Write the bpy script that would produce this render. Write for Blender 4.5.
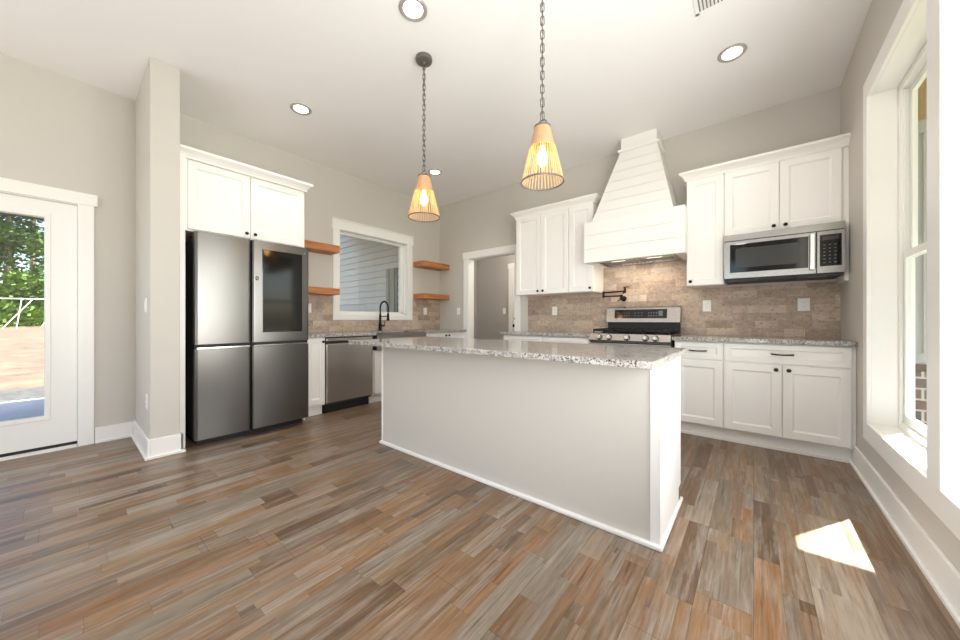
import bpy, bmesh, math, random
from mathutils import Vector, Matrix
random.seed(7)
S = bpy.context.scene
for o in list(bpy.data.objects): bpy.data.objects.remove(o)
COL = S.collection
PI = math.pi

# ------------------------------------------------------------------ camera, world, sun, exposure
cam_d = bpy.data.cameras.new('camera'); cam_d.sensor_width = 36; cam_d.lens = 338 / 960 * 36
cam_d.clip_start = .02; cam_d.clip_end = 500
cam = bpy.data.objects.new('camera', cam_d); COL.objects.link(cam)
cam.location = (0, 0, 1.07); cam.rotation_euler = (PI / 2, 0, math.radians(39.0))
S.camera = cam
S.view_settings.view_transform = 'Standard'; S.view_settings.look = 'None'
S.view_settings.exposure = 0.6; S.view_settings.gamma = 1; S.view_settings.use_curve_mapping = False
S.cycles.max_bounces = 10; S.cycles.diffuse_bounces = 6; S.cycles.glossy_bounces = 5
S.cycles.transmission_bounces = 8; S.cycles.transparent_max_bounces = 24
S.cycles.sample_clamp_indirect = 6; S.cycles.caustics_reflective = False; S.cycles.caustics_refractive = False

W = bpy.data.worlds.new('sky'); S.world = W; W.use_nodes = True
wn = W.node_tree.nodes; wl = W.node_tree.links
sky = wn.new('ShaderNodeTexSky'); sky.sky_type = 'NISHITA'; sky.sun_disc = False
sky.sun_elevation = math.radians(52); sky.sun_rotation = math.radians(32); sky.air_density = 1.0; sky.dust_density = 2.5
wn['Background'].inputs['Strength'].default_value = .38
wl.new(sky.outputs[0], wn['Background'].inputs[0])

def light(name, kind, loc, energy, color=(1, 1, 1), **kw):
    d = bpy.data.lights.new(name, kind); d.energy = energy; d.color = color
    o = bpy.data.objects.new(name, d); COL.objects.link(o); o.location = loc
    for k, v in kw.items():
        if k == 'rot': o.rotation_euler = v
        elif k == 'aim': o.rotation_euler = Vector(v).to_track_quat('-Z', 'Y').to_euler()
        else: setattr(d, k, v)
    return o
light('sun', 'SUN', (3, 6, 8), 24.0, (1, 1, 1), angle=math.radians(.6), aim=(-.41, -.647, -1))
# area lamp for the near east window's daylight; next three are added, unseen fill
light('daylight_east_near', 'AREA', (.80, 1.67, 1.45), 32, (.99, .99, .985), shape='RECTANGLE', size=.9, size_y=2.0, aim=(-1, 0, 0))
light('fill_east_back', 'AREA', (.66, .57, 1.45), 54, (.99, .99, .985), shape='RECTANGLE', size=.9, size_y=2.0, aim=(-1, .1, .9))
light('fill_west', 'AREA', (-4.40, -2.2, 1.5), 34, (.99, .99, .985), shape='RECTANGLE', size=1.5, size_y=1.4, aim=(1, .15, 0))
light('fill_south', 'AREA', (-1.9, -3.2, .9), 48, (.99, .99, .985), shape='RECTANGLE', size=3.4, size_y=1.2, aim=(0, .35, 1))

# ------------------------------------------------------------------ materials
def lin(r, g, b):
    f = lambda c: ((c / 255 + .055) / 1.055) ** 2.4 if c > 10 else c / 255 / 12.92
    return (f(r), f(g), f(b), 1)
def mat(name, rgb, rough=.5, metal=0, **kw):
    m = bpy.data.materials.new(name); m.use_nodes = True
    p = m.node_tree.nodes['Principled BSDF']
    p.inputs['Base Color'].default_value = lin(*rgb); p.inputs['Roughness'].default_value = rough; p.inputs['Metallic'].default_value = metal
    for k, v in kw.items(): p.inputs[k].default_value = v
    return m
class N:
    """small node-building helper"""
    def __init__(s, m): s.t = m.node_tree; s.p = s.t.nodes['Principled BSDF']
    def new(s, kind, ins=None, **kw):
        n = s.t.nodes.new(kind)
        for k, v in kw.items(): setattr(n, k, v)
        for k, v in (ins or {}).items(): s.put(n.inputs[k], v)
        return n
    def put(s, sock, v):
        if isinstance(v, bpy.types.NodeSocket): s.t.links.new(v, sock)
        else: sock.default_value = v
    def math(s, op, a, b=0, c=None):
        ins = {0: a, 1: b}
        if c is not None: ins[2] = c
        return s.new('ShaderNodeMath', ins, operation=op).outputs[0]
    def mix(s, f, a, b, mode='MIX'):
        n = s.t.nodes.new('ShaderNodeMix'); n.data_type = 'RGBA'; n.blend_type = mode
        s.put(n.inputs[0], f); s.put(n.inputs[6], a); s.put(n.inputs[7], b); return n.outputs[2]
    def ramp(s, f, stops, interp='LINEAR'):
        n = s.t.nodes.new('ShaderNodeValToRGB'); cr = n.color_ramp; cr.interpolation = interp
        while len(cr.elements) > 1: cr.elements.remove(cr.elements[0])
        for i, (q, c) in enumerate(stops):
            e = cr.elements[0] if i == 0 else cr.elements.new(q)
            e.position = q; e.color = c if len(c) == 4 else lin(*c)
        s.put(n.inputs[0], f); return n.outputs[0]
    def pos(s): return s.new('ShaderNodeNewGeometry').outputs['Position']
    def xyz(s, v): n = s.new('ShaderNodeSeparateXYZ', {0: v}); return n.outputs
    def comb(s, x, y, z): return s.new('ShaderNodeCombineXYZ', {0: x, 1: y, 2: z}).outputs[0]
    def noise(s, v, scale, detail=3, rough=.5): return s.new('ShaderNodeTexNoise', {'Vector': v, 'Scale': scale, 'Detail': detail, 'Roughness': rough}).outputs[0]
    def white(s, v): return s.new('ShaderNodeTexWhiteNoise', {'Vector': v}).outputs
    def bump(s, h, strength, dist=.01):
        n = s.new('ShaderNodeBump', {'Height': h, 'Strength': strength, 'Distance': dist}); s.t.links.new(n.outputs[0], s.p.inputs['Normal'])

M = {}
def painted(name, rgb, rough, amp=.02):
    m = mat(name, rgb, rough); n = N(m)
    h = n.noise(n.pos(), 220, 2); n.bump(h, amp, .002); M[name] = m
painted('wall_paint', (203, 198, 190), .6); painted('ceiling_paint', (242, 240, 238), .7)
painted('trim_paint', (240, 238, 234), .35); painted('cabinet_paint', (243, 240, 236), .32); painted('island_paint', (238, 236, 232), .4)
painted('plastic_white', (238, 236, 232), .35); painted('hall_paint', (176, 173, 169), .6)
M['black_metal'] = mat('black_metal', (18, 17, 17), .38, .6)
M['bronze'] = mat('bronze', (44, 36, 31), .38, .8)
M['black_gloss'] = mat('black_gloss', (9, 9, 10), .08); M['black_matte'] = mat('black_matte', (16, 16, 16), .55)
M['dark_plastic'] = mat('dark_plastic', (46, 45, 44), .5); M['grey_side'] = mat('grey_side', (66, 64, 62), .45, .3)
M['screen_grey'] = mat('screen_grey', (60, 61, 62), .18)
M['key_grey'] = mat('key_grey', (104, 106, 108), .5)
M['chrome'] = mat('chrome', (214, 212, 208), .14, 1)
M['nickel'] = mat('nickel', (172, 168, 163), .45, .35)
M['iron'] = mat('iron', (104, 100, 95), .55, .3)
M['groove'] = mat('groove', (120, 116, 111), .8)
def steel(name, rgb, rough, horiz):
    m = mat(name, rgb, rough, 1); n = N(m); x, y, z = n.xyz(n.pos())
    sc = (2, 2, 260) if horiz else (260, 260, 2)
    v = n.comb(n.math('MULTIPLY', x, sc[0]), n.math('MULTIPLY', y, sc[1]), n.math('MULTIPLY', z, sc[2]))
    h = n.noise(v, 1, 3)
    n.p.inputs['Anisotropic'].default_value = .35; M[name] = m
steel('fridge_steel', (118, 115, 112), .30, True); steel('steel', (172, 170, 168), .27, True); steel('sink_steel', (150, 147, 143), .34, True)
steel('dishwasher_steel', (176, 172, 167), .24, True)

def floor_material():
    m = mat('plank_floor', (120, 100, 84), .36); n = N(m); x, y, z = n.xyz(n.pos())
    def cell(w, L, salt):
        r = n.math('FLOOR', n.math('DIVIDE', x, w))
        off = n.math('MULTIPLY', n.white(n.comb(r, salt, 3.3))[0], 7.0)
        yy = n.math('DIVIDE', n.math('ADD', y, off), L); c = n.math('FLOOR', yy)
        wn_ = n.white(n.comb(r, c, salt))
        fx = n.math('FRACT', n.math('DIVIDE', x, w)); fy = n.math('FRACT', yy)
        ex = n.math('MULTIPLY', n.math('MINIMUM', fx, n.math('SUBTRACT', 1, fx)), w)
        ey = n.math('MULTIPLY', n.math('MINIMUM', fy, n.math('SUBTRACT', 1, fy)), L)
        return wn_[0], wn_[1], n.math('MINIMUM', ex, ey), r, c
    v1, c1, e1, r1, k1 = cell(.178, 1.22, 1.0)
    v2, c2, e2, r2, k2 = cell(.089, .62, 5.0)
    v3, c3, e3, r3, k3 = cell(.0445, .37, 8.0)
    split = n.math('GREATER_THAN', n.white(n.comb(r1, k1, 9.0))[0], .3)
    idv = n.math('ADD', n.math('MULTIPLY', v2, split), n.math('MULTIPLY', v1, n.math('SUBTRACT', 1, split)))
    base = n.ramp(idv, [(0, (86, 68, 54)), (.14, (124, 101, 82)), (.28, (152, 124, 98)), (.42, (108, 91, 76)), (.54, (146, 136, 123)), (.64, (132, 106, 83)), (.76, (160, 151, 139)), (.88, (150, 116, 88)), (1, (82, 68, 56))])
    third = n.math('GREATER_THAN', n.white(n.comb(r2, k2, 14.0))[0], .62)
    strip = n.ramp(v3, [(0, (78, 64, 52)), (.25, (158, 147, 134)), (.5, (142, 108, 80)), (.75, (112, 98, 84)), (1, (164, 136, 108))])
    base = n.mix(n.math('MULTIPLY', third, .6), base, strip)
    base = n.mix(.12, base, lin(120, 100, 84))
    sh = n.math('MULTIPLY', n.math('ADD', idv, n.math('MULTIPLY', third, v3)), 37.0)
    g = n.noise(n.comb(n.math('MULTIPLY_ADD', x, 60, sh), n.math('MULTIPLY', y, 2.0), sh), 1, 8, .72)
    g2 = n.noise(n.comb(n.math('MULTIPLY_ADD', x, 240, sh), n.math('MULTIPLY', y, 7), sh), 1, 3, .6)
    p = n.noise(n.comb(n.math('MULTIPLY_ADD', x, 16, sh), n.math('MULTIPLY', y, 1.6), sh), 1, 6, .68)
    warp = n.math('MULTIPLY_ADD', n.noise(n.comb(n.math('MULTIPLY_ADD', x, 7, sh), n.math('MULTIPLY', y, 1.0), sh), 1, 3), 14.0, n.math('MULTIPLY', x, 30))
    ring = n.math('SINE', n.math('MULTIPLY', warp, 4.0))
    col = n.mix(n.math('MULTIPLY', n.ramp(p, [(.47, (0, 0, 0)), (.62, (255, 255, 255))]), .5), base, lin(166, 158, 148))
    tint = n.ramp(n.noise(n.comb(n.math('MULTIPLY_ADD', x, 11, sh), n.math('MULTIPLY', y, 1.1), n.math('ADD', sh, 4)), 1, 5, .65), [(.54, (0, 0, 0)), (.68, (255, 255, 255))])
    col = n.mix(n.math('MULTIPLY', tint, .38), col, lin(152, 98, 58))
    dk = n.ramp(g, [(.3, (255, 255, 255)), (.46, (0, 0, 0))])
    col = n.mix(n.math('MULTIPLY', dk, .72), col, lin(60, 48, 38))
    lt = n.ramp(g, [(.56, (0, 0, 0)), (.72, (255, 255, 255))])
    col = n.mix(n.math('MULTIPLY', lt, .3), col, lin(186, 170, 152))
    d2 = n.math('ADD', n.math('MULTIPLY_ADD', g2, .62, .52), n.math('MULTIPLY', ring, .06))
    col = n.mix(1, col, n.comb(d2, d2, d2), 'MULTIPLY')
    seam = n.math('MAXIMUM', n.math('LESS_THAN', e1, .0011), n.math('MULTIPLY', split, n.math('LESS_THAN', e2, .0006)))
    col = n.mix(n.math('MULTIPLY', seam, .55), col, lin(50, 40, 33))
    hs = n.new('ShaderNodeHueSaturation', {'Saturation': 1.18, 'Color': col})
    n.put(n.p.inputs['Base Color'], hs.outputs[0])
    n.put(n.p.inputs['Roughness'], n.math('MULTIPLY_ADD', g, .2, .24))
    n.bump(n.math('ADD', n.math('MULTIPLY', g2, .5), n.math('MULTIPLY', seam, -1.0)), .10, .003)
    M['plank_floor'] = m
floor_material()

def granite():
    m = mat('granite', (205, 200, 193), .12); n = N(m); q = n.pos()
    a = n.noise(q, 26, 5, .7); b = n.noise(q, 85, 4, .7)
    v = n.new('ShaderNodeTexVoronoi', {'Vector': q, 'Scale': 170}).outputs
    col = n.ramp(a, [(.32, (122, 117, 112)), (.46, (174, 170, 165)), (.58, (198, 195, 190)), (.7, (142, 136, 130))])
    col = n.mix(n.ramp(b, [(.52, (0, 0, 0)), (.6, (255, 255, 255))]), col, lin(126, 121, 117))
    sp = n.ramp(n.xyz(v[1])[0], [(.0, (255, 255, 255)), (.26, (255, 255, 255)), (.27, (0, 0, 0))], 'CONSTANT')
    big = n.ramp(n.noise(q, 60, 2), [(.47, (0, 0, 0)), (.55, (255, 255, 255))])
    col = n.mix(n.math('MULTIPLY', sp, n.math('MULTIPLY_ADD', big, .65, .25)), col, lin(52, 50, 52))
    n.put(n.p.inputs['Base Color'], col); M['granite'] = m
granite()

def tile(name, axis):
    m = mat(name, (176, 152, 132), .5); n = N(m); x, y, z = n.xyz(n.pos()); u = x if axis == 'x' else y
    h, L = .0745, .40
    r = n.math('FLOOR', n.math('DIVIDE', n.math('SUBTRACT', z, .915), h))
    uu = n.math('DIVIDE', n.math('ADD', u, n.math('MULTIPLY', n.white(n.comb(r, 2, 1))[0], 3.0)), L)
    c = n.math('FLOOR', uu); fr = n.math('FRACT', uu)
    # every tile is cut at its own length
    cut = n.math('MULTIPLY_ADD', n.white(n.comb(r, c, 4))[0], .5, .25)
    half = n.math('GREATER_THAN', fr, cut); c2 = n.math('ADD', c, n.math('MULTIPLY', half, .5))
    w = n.white(n.comb(r, c2, 7))
    base = n.ramp(w[0], [(0, (146, 124, 107)), (.2, (206, 183, 163)), (.4, (172, 149, 130)), (.6, (196, 176, 159)), (.8, (160, 139, 124)), (.92, (216, 198, 181)), (1, (136, 113, 97))])
    q = n.comb(u, n.math('MULTIPLY', z, 1.4), n.math('MULTIPLY', w[0], 30))
    f = n.noise(q, 17, 6, .72)
    base = n.mix(n.math('MULTIPLY', n.ramp(f, [(.45, (0, 0, 0)), (.66, (255, 255, 255))]), .55), base, lin(204, 184, 164))
    f2 = n.noise(n.comb(u, z, n.math('MULTIPLY', w[0], 50)), 42, 5, .75)
    base = n.mix(n.ramp(f2, [(.53, (0, 0, 0)), (.70, (255, 255, 255))]), base, lin(120, 97, 80))
    f3 = n.noise(n.comb(u, z, n.math('MULTIPLY', w[0], 20)), 6, 3, .6)
    base = n.mix(n.math('MULTIPLY', n.ramp(f3, [(.5, (0, 0, 0)), (.66, (255, 255, 255))]), .5), base, lin(146, 134, 126))
    ez = n.math('FRACT', n.math('DIVIDE', n.math('SUBTRACT', z, .915), h))
    ez = n.math('MULTIPLY', n.math('MINIMUM', ez, n.math('SUBTRACT', 1, ez)), h)
    eu = n.math('MINIMUM', n.math('MINIMUM', fr, n.math('SUBTRACT', 1, fr)), n.math('ABSOLUTE', n.math('SUBTRACT', fr, cut)))
    eu = n.math('MULTIPLY', eu, L)
    gr = n.math('LESS_THAN', n.math('MINIMUM', ez, eu), .0011)
    base = n.mix(n.math('MULTIPLY', gr, .5), base, lin(150, 132, 116))
    n.put(n.p.inputs['Base Color'], base)
    n.bump(n.math('ADD', f2, n.math('MULTIPLY', gr, -1.5)), .2, .003); M[name] = m
tile('travertine_north', 'x'); tile('travertine_west', 'y')

def wood(name, a, b, axis, rough=.5):
    m = mat(name, a, rough); n = N(m); x, y, z = n.xyz(n.pos())
    k = {'x': (2, 40, 40), 'y': (40, 2, 40), 'z': (40, 40, 2)}[axis]
    v = n.comb(n.math('MULTIPLY', x, k[0]), n.math('MULTIPLY', y, k[1]), n.math('MULTIPLY', z, k[2]))
    g = n.noise(v, 1, 5, .6)
    n.put(n.p.inputs['Base Color'], n.ramp(g, [(.3, a), (.6, b), (.75, a)])); n.bump(g, .12, .003); M[name] = m
wood('cedar', (150, 88, 46), (196, 130, 78), 'y'); wood('porch_wood', (142, 116, 84), (172, 146, 110), 'z', .7); wood('dark_wood', (104, 80, 56), (130, 102, 74), 'x', .7)
wood('bark', (84, 70, 58), (120, 104, 90), 'z', .9)

def rope():
    m = mat('rope', (196, 154, 112), .85); n = N(m); x, y, z = n.xyz(n.pos())
    w = n.math('SINE', n.math('MULTIPLY', z, 1100)); f = n.noise(n.pos(), 240, 3)
    n.put(n.p.inputs['Base Color'], n.mix(f, lin(156, 116, 78), lin(222, 184, 142))); n.bump(w, .5, .003); M['rope'] = m
rope()
M['rattan'] = mat('rattan', (222, 182, 128), .5, **{'Transmission Weight': .0})
def emit(name, rgb, strength):
    m = mat(name, rgb, .5); p = m.node_tree.nodes['Principled BSDF']
    p.inputs['Emission Color'].default_value = lin(*rgb); p.inputs['Emission Strength'].default_value = strength; M[name] = m
emit('downlight_lens', (255, 246, 232), 6.0); emit('bulb_glow', (255, 196, 110), 14.0); emit('hood_bulb', (255, 240, 215), 2.5)
def glass(name, tint=(1, 1, 1, 1), refl=.06):
    m = bpy.data.materials.new(name); m.use_nodes = True; t = m.node_tree; t.nodes.remove(t.nodes['Principled BSDF'])
    a = t.nodes.new('ShaderNodeBsdfTransparent'); a.inputs[0].default_value = tint
    b = t.nodes.new('ShaderNodeBsdfGlossy'); b.inputs['Roughness'].default_value = .02
    x = t.nodes.new('ShaderNodeMixShader'); x.inputs[0].default_value = refl
    t.links.new(a.outputs[0], x.inputs[1]); t.links.new(b.outputs[0], x.inputs[2]); t.links.new(x.outputs[0], t.nodes['Material Output'].inputs[0]); M[name] = m
glass('window_glass', (.97, .985, .98, 1)); glass('bulb_glass', (1, .9, .72, 1), .08)
def dirt(name, a, b, sc, rough=.95):
    m = mat(name, a, rough); n = N(m); f = n.noise(n.pos(), sc, 6, .7)
    n.put(n.p.inputs['Base Color'], n.ramp(f, [(.35, a), (.65, b)])); n.bump(f, .4, .05); M[name] = m
dirt('straw', (72, 54, 40), (98, 80, 62), 1.6); dirt('gravel', (40, 39, 38), (80, 77, 73), 9); dirt('concrete', (176, 178, 182), (192, 194, 196), 3)
dirt('porch_slab', (112, 108, 102), (128, 124, 118), 3); dirt('lawn', (92, 100, 54), (124, 118, 74), 3); dirt('leaf_green', (54, 86, 34), (110, 142, 58), .9); dirt('leaf_pine', (42, 72, 36), (88, 118, 54), .8); dirt('leaf_light', (84, 118, 44), (134, 158, 70), .9)
M['grey_wood'] = mat('grey_wood', (196, 192, 186), .8)
def siding():
    M['siding'] = mat('siding', (232, 222, 202), .6)
siding()
M['tan_trim'] = mat('tan_trim', (176, 168, 146), .6)
M['column_paint'] = mat('column_paint', (168, 169, 167), .5)
M['vinyl'] = mat('vinyl', (238, 238, 232), .35)
def brick():
    m = mat('brick', (120, 96, 84), .85); n = N(m); x, y, z = n.xyz(n.pos())
    b = n.new('ShaderNodeTexBrick', {'Vector': n.comb(n.math('ADD', x, y), z, 0), 'Color1': lin(120, 92, 78), 'Color2': lin(84, 78, 74), 'Mortar': lin(190, 184, 174), 'Scale': 1, 'Mortar Size': .006, 'Brick Width': .2, 'Row Height': .07})
    n.put(n.p.inputs['Base Color'], b.outputs[0]); M['brick'] = m
brick()

# ------------------------------------------------------------------ mesh helpers
class MB:
    def __init__(s): s.v = []; s.f = []
    def add(s, vs, fs):
        k = len(s.v); s.v += [tuple(p) for p in vs]; s.f += [tuple(i + k for i in f) for f in fs]; return s
    def box(s, x0, x1, y0, y1, z0, z1):
        x0, x1 = sorted((x0, x1)); y0, y1 = sorted((y0, y1)); z0, z1 = sorted((z0, z1))
        return s.add([(x0, y0, z0), (x1, y0, z0), (x1, y1, z0), (x0, y1, z0), (x0, y0, z1), (x1, y0, z1), (x1, y1, z1), (x0, y1, z1)],
                     [(0, 3, 2, 1), (4, 5, 6, 7), (0, 1, 5, 4), (1, 2, 6, 5), (2, 3, 7, 6), (3, 0, 4, 7)])
    def loft(s, rings, cap0=True, cap1=True, loop=False):
        n = len(rings[0]); vs = [p for r in rings for p in r]; fs = []
        R = len(rings)
        for i in range(R if loop else R - 1):
            for j in range(n):
                a = i * n + j; b = i * n + (j + 1) % n; k = (i + 1) % R
                fs.append((a, b, k * n + (j + 1) % n, k * n + j))
        if not loop:
            if cap0: fs.append(tuple(range(n))[::-1])
            if cap1: fs.append(tuple((R - 1) * n + j for j in range(n)))
        return s.add(vs, fs)
    def lathe(s, p, prof, axis=(0, 0, 1), n=20, cap0=True, cap1=True):
        q = Vector(axis).normalized().to_track_quat('Z', 'Y'); p = Vector(p)
        rings = [[p + q @ Vector((r * math.cos(2 * PI * j / n), r * math.sin(2 * PI * j / n), h)) for j in range(n)] for r, h in prof]
        return s.loft(rings, cap0, cap1)
    def cyl(s, a, b, r, r2=None, n=12):
        a, b = Vector(a), Vector(b); return s.lathe(a, [(r, 0), (r if r2 is None else r2, (b - a).length)], b - a, n)
    def tube(s, pts, r, n=8, closed=False):
        pts = [Vector(p) for p in pts]; rings = []; up = None; N_ = len(pts)
        for i, p in enumerate(pts):
            a = pts[(i - 1) % N_] if (i or closed) else p; b = pts[(i + 1) % N_] if (i < N_ - 1 or closed) else p
            t = (b - a).normalized()
            if up is None: up = t.orthogonal().normalized()
            up = (up - t * up.dot(t)).normalized(); w = t.cross(up)
            rr = r[i] if isinstance(r, (list, tuple)) else r
            rings.append([p + (up * math.cos(2 * PI * j / n) + w * math.sin(2 * PI * j / n)) * rr for j in range(n)])
        return s.loft(rings, loop=closed)
    def build(s, name, m, parent=None, bevel=0, smooth=False, at=None, seg=2):
        org = Vector(at) if at is not None else (Vector(ORG[parent.name]) if parent else Vector((0, 0, 0)))
        me = bpy.data.meshes.new(name); bm = bmesh.new()
        vs = [bm.verts.new(Vector(p) - org) for p in s.v]
        for f in s.f:
            try: bm.faces.new([vs[i] for i in f])
            except ValueError: pass
        bmesh.ops.recalc_face_normals(bm, faces=bm.faces)
        bm.to_mesh(me); bm.free()
        me.materials.append(M[m])
        if smooth:
            for p in me.polygons: p.use_smooth = True
            me.set_sharp_from_angle(angle=math.radians(38))
        o = bpy.data.objects.new(name, me); COL.objects.link(o)
        if parent: o.parent = parent
        else: o.location = org
        ORG[o.name] = org
        if bevel:
            b = o.modifiers.new('bevel', 'BEVEL'); b.width = bevel; b.segments = seg; b.limit_method = 'ANGLE'; b.angle_limit = math.radians(40)
        return o
ORG = {}
def tag(o, label=None, cat=None, group=None, kind=None):
    if label: o['label'] = label
    if cat: o['category'] = cat
    if group: o['group'] = group
    if kind: o['kind'] = kind
    return o
def thing(name, loc, label, cat, group=None):
    o = bpy.data.objects.new(name, None); o.empty_display_size = .1; COL.objects.link(o); o.location = loc; ORG[o.name] = Vector(loc)
    return tag(o, label, cat, group)
def dup(o, delta, label=None, parent=None):
    c = o.copy(); COL.objects.link(c)
    if parent: c.parent = parent
    else: c.location = Vector(o.location) + Vector(delta)
    ORG[c.name] = Vector(ORG.get(o.name, (0, 0, 0))) + Vector(delta)
    if label: c['label'] = label
    for ch in [k for k in bpy.data.objects if k.parent == o]: dup(ch, delta, None, c)
    return c
def struct(o): o['kind'] = 'structure'; return o
def B(*a): return MB().box(*a)

class F:
    """a vertical face: u runs along it, d out of it"""
    def __init__(s, side, pos): s.k = side; s.p = pos
    def __call__(s, u, d, z):
        return {'N': (u, s.p - d, z), 'S': (u, s.p + d, z), 'W': (s.p + d, u, z), 'E': (s.p - d, u, z)}[s.k]
    def out(s): return Vector(s(0, 1, 0)) - Vector(s(0, 0, 0))
    def along(s): return Vector(s(1, 0, 0)) - Vector(s(0, 0, 0))
    def box(s, mb, u0, u1, d0, d1, z0, z1):
        a, b = s(u0, d0, z0), s(u1, d1, z1); return mb.box(a[0], b[0], a[1], b[1], a[2], b[2])
    def rect(s, u0, u1, z0, z1, d): return [s(u0, d, z0), s(u1, d, z0), s(u1, d, z1), s(u0, d, z1)]
def panel_door(f, u0, u1, z0, z1, t=.02, st=.058):
    R = lambda i, d: f.rect(u0 + i, u1 - i, z0 + i, z1 - i, d)
    return MB().loft([R(0, 0), R(0, t - .003), R(.003, t), R(st, t), R(st + .005, t - .005), R(st + .013, t - .010)])
def slab(f, u0, u1, z0, z1, t=.02):
    R = lambda i, d: f.rect(u0 + i, u1 - i, z0 + i, z1 - i, d)
    return MB().loft([R(0, 0), R(0, t - .004), R(.004, t)])
def knob(f, u, z, d, parent):
    mb = MB().lathe(f(u, d, z), [(.007, 0), (.006, .012), (.013, .016), (.0155, .022), (.014, .027), (.006, .030)], f.out(), 16)
    o = mb.build('knob', 'bronze', parent, smooth=True); o['label'] = 'dark bronze knob'; return o
def pull(f, u, z, d, parent, L=.13):
    pts = [f(u - L / 2, d, z), f(u - L / 2, d + .018, z), f(u - L / 4, d + .028, z - .002), f(u, d + .031, z - .003), f(u + L / 4, d + .028, z - .002), f(u + L / 2, d + .018, z), f(u + L / 2, d, z)]
    o = MB().tube(pts, .0065, 8).build('handle', 'bronze', parent, smooth=True); o['label'] = 'dark bronze bar handle'; return o

XE, YN, XW, ZC = .585, 4.25, -4.375, 3.10
XP, YS = -4.45, -3.5                      # patio-door wall, south wall

# ------------------------------------------------------------------ room shell
struct(B(-4.75, .755, YS - .15, 6.1, -.12, 0).build('floor', 'plank_floor'))
struct(B(-4.75, .755, YS - .15, YN + .12, ZC, ZC + .15).build('ceiling', 'ceiling_paint'))
def wall(name, f, u0, u1, z0, z1, thick, holes, m='wall_paint'):
    """a wall with rectangular openings: f is its inner face, the wall lies behind it"""
    mb = MB(); us = sorted({u0, u1, *[h[0] for h in holes], *[h[1] for h in holes]})
    for a, b in zip(us, us[1:]):
        zs = [z0]; hs = sorted([h for h in holes if h[0] < (a + b) / 2 < h[1]], key=lambda h: h[2])
        for h in hs:
            if h[2] > zs[-1] + 1e-6: f.box(mb, a, b, 0, -thick, zs[-1], h[2])
            zs.append(h[3])
        if z1 > zs[-1] + 1e-6: f.box(mb, a, b, 0, -thick, zs[-1], z1)
    return struct(mb.build(name, m))
EW = [(2.285, 3.265, .40, 2.515), (1.18, 2.16, .40, 2.515), (.075, 1.055, .40, 2.515)]  # third window is out of view, added for its light
fE = F('E', XE); fW = F('W', XW); fP = F('W', XP); fN = F('N', YN); fS = F('S', YS)
wall('wall_east', fE, YS - .15, YN + .12, 0, ZC, .17, EW)
wall('wall_north', fN, XW - .2, XE, 0, ZC, .12, [(-3.69, -2.76, 0, 2.09)])
wall('wall_west', fW, .60, YN, 0, ZC, .2, [(2.36, 3.53, 1.14, 2.30)])
DY0, DY1 = -.835, .078                    # patio door slab
wall('wall_patio', fP, YS, .424, 0, ZC, .125, [(DY0 - .03, DY1 + .012, 0, 2.055)])
wall('wall_south', fS, XP - .2, XE, 0, ZC, .15, [(-3.65, -.15, .4, 2.6)])  # wide unseen opening, added to let daylight in
struct(B(XW - .2, -3.614, .424, .60, 0, ZC).build('wall_column', 'wall_paint', bevel=.004))
# hall beyond the doorway
struct(B(-4.75, -1.9, 5.6, 5.72, 0, 2.75).build('wall_hall_back', 'hall_paint'))
struct(B(-4.75, -4.63, YN + .12, 5.6, 0, 2.75).build('wall_hall_west', 'hall_paint'))
struct(B(-2.02, -1.9, YN + .12, 5.6, 0, 2.75).build('wall_hall_east', 'hall_paint'))
struct(B(-4.75, -1.9, YN + .12, 5.72, 2.75, 2.85).build('ceiling_hall', 'ceiling_paint'))
light('hall_fill', 'POINT', (-3.0, 4.95, 2.55), 22, (1, .93, .84), shadow_soft_size=.12)  # added point light without a fixture, brightens the hall

# baseboards: board + shoe moulding
def baseboard(name, f, u0, u1, h=.15):
    mb = MB(); f.box(mb, u0, u1, 0, .016, 0, h); f.box(mb, u0, u1, .016, .032, 0, .022)
    return struct(mb.build(name, 'trim_paint', bevel=.004))
baseboard('baseboard_east', fE, YS, 3.70); baseboard('baseboard_patio', fP, .175, .424 - .016, .135)
baseboard('baseboard_patio_south', fP, YS, DY0 - .14, .135); baseboard('baseboard_south', fS, XP, XE)
mb = MB()
mb.box(XP, -3.598, .408, .424, 0, .15); mb.box(XP + .03, -3.582, .392, .408, 0, .022)
mb.box(-3.614, -3.598, .424, .616, 0, .15); mb.box(-3.598, -3.582, .408, .63, 0, .022); mb.box(-3.66, -3.598, .60, .616, 0, .15)
struct(mb.build('baseboard_column', 'trim_paint', bevel=.004))
baseboard('baseboard_hall', F('N', 5.6), -4.63, -3.80, .13)
baseboard('baseboard_north', fN, -2.65, -2.575, .14)

# doorway to the hall
mb = MB()
mb.box(-3.69, -3.675, YN - .005, YN + .125, 0, 2.09); mb.box(-2.775, -2.76, YN - .005, YN + .125, 0, 2.09); mb.box(-3.69, -2.76, YN - .005, YN + .125, 2.075, 2.09)
fN.box(mb, -3.785, -3.683, 0, .02, 0, 2.085); fN.box(mb, -2.767, -2.665, 0, .02, 0, 2.085); fN.box(mb, -3.80, -2.65, 0, .024, 2.085, 2.195)
struct(mb.build('trim_doorway', 'trim_paint', bevel=.003))
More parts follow.
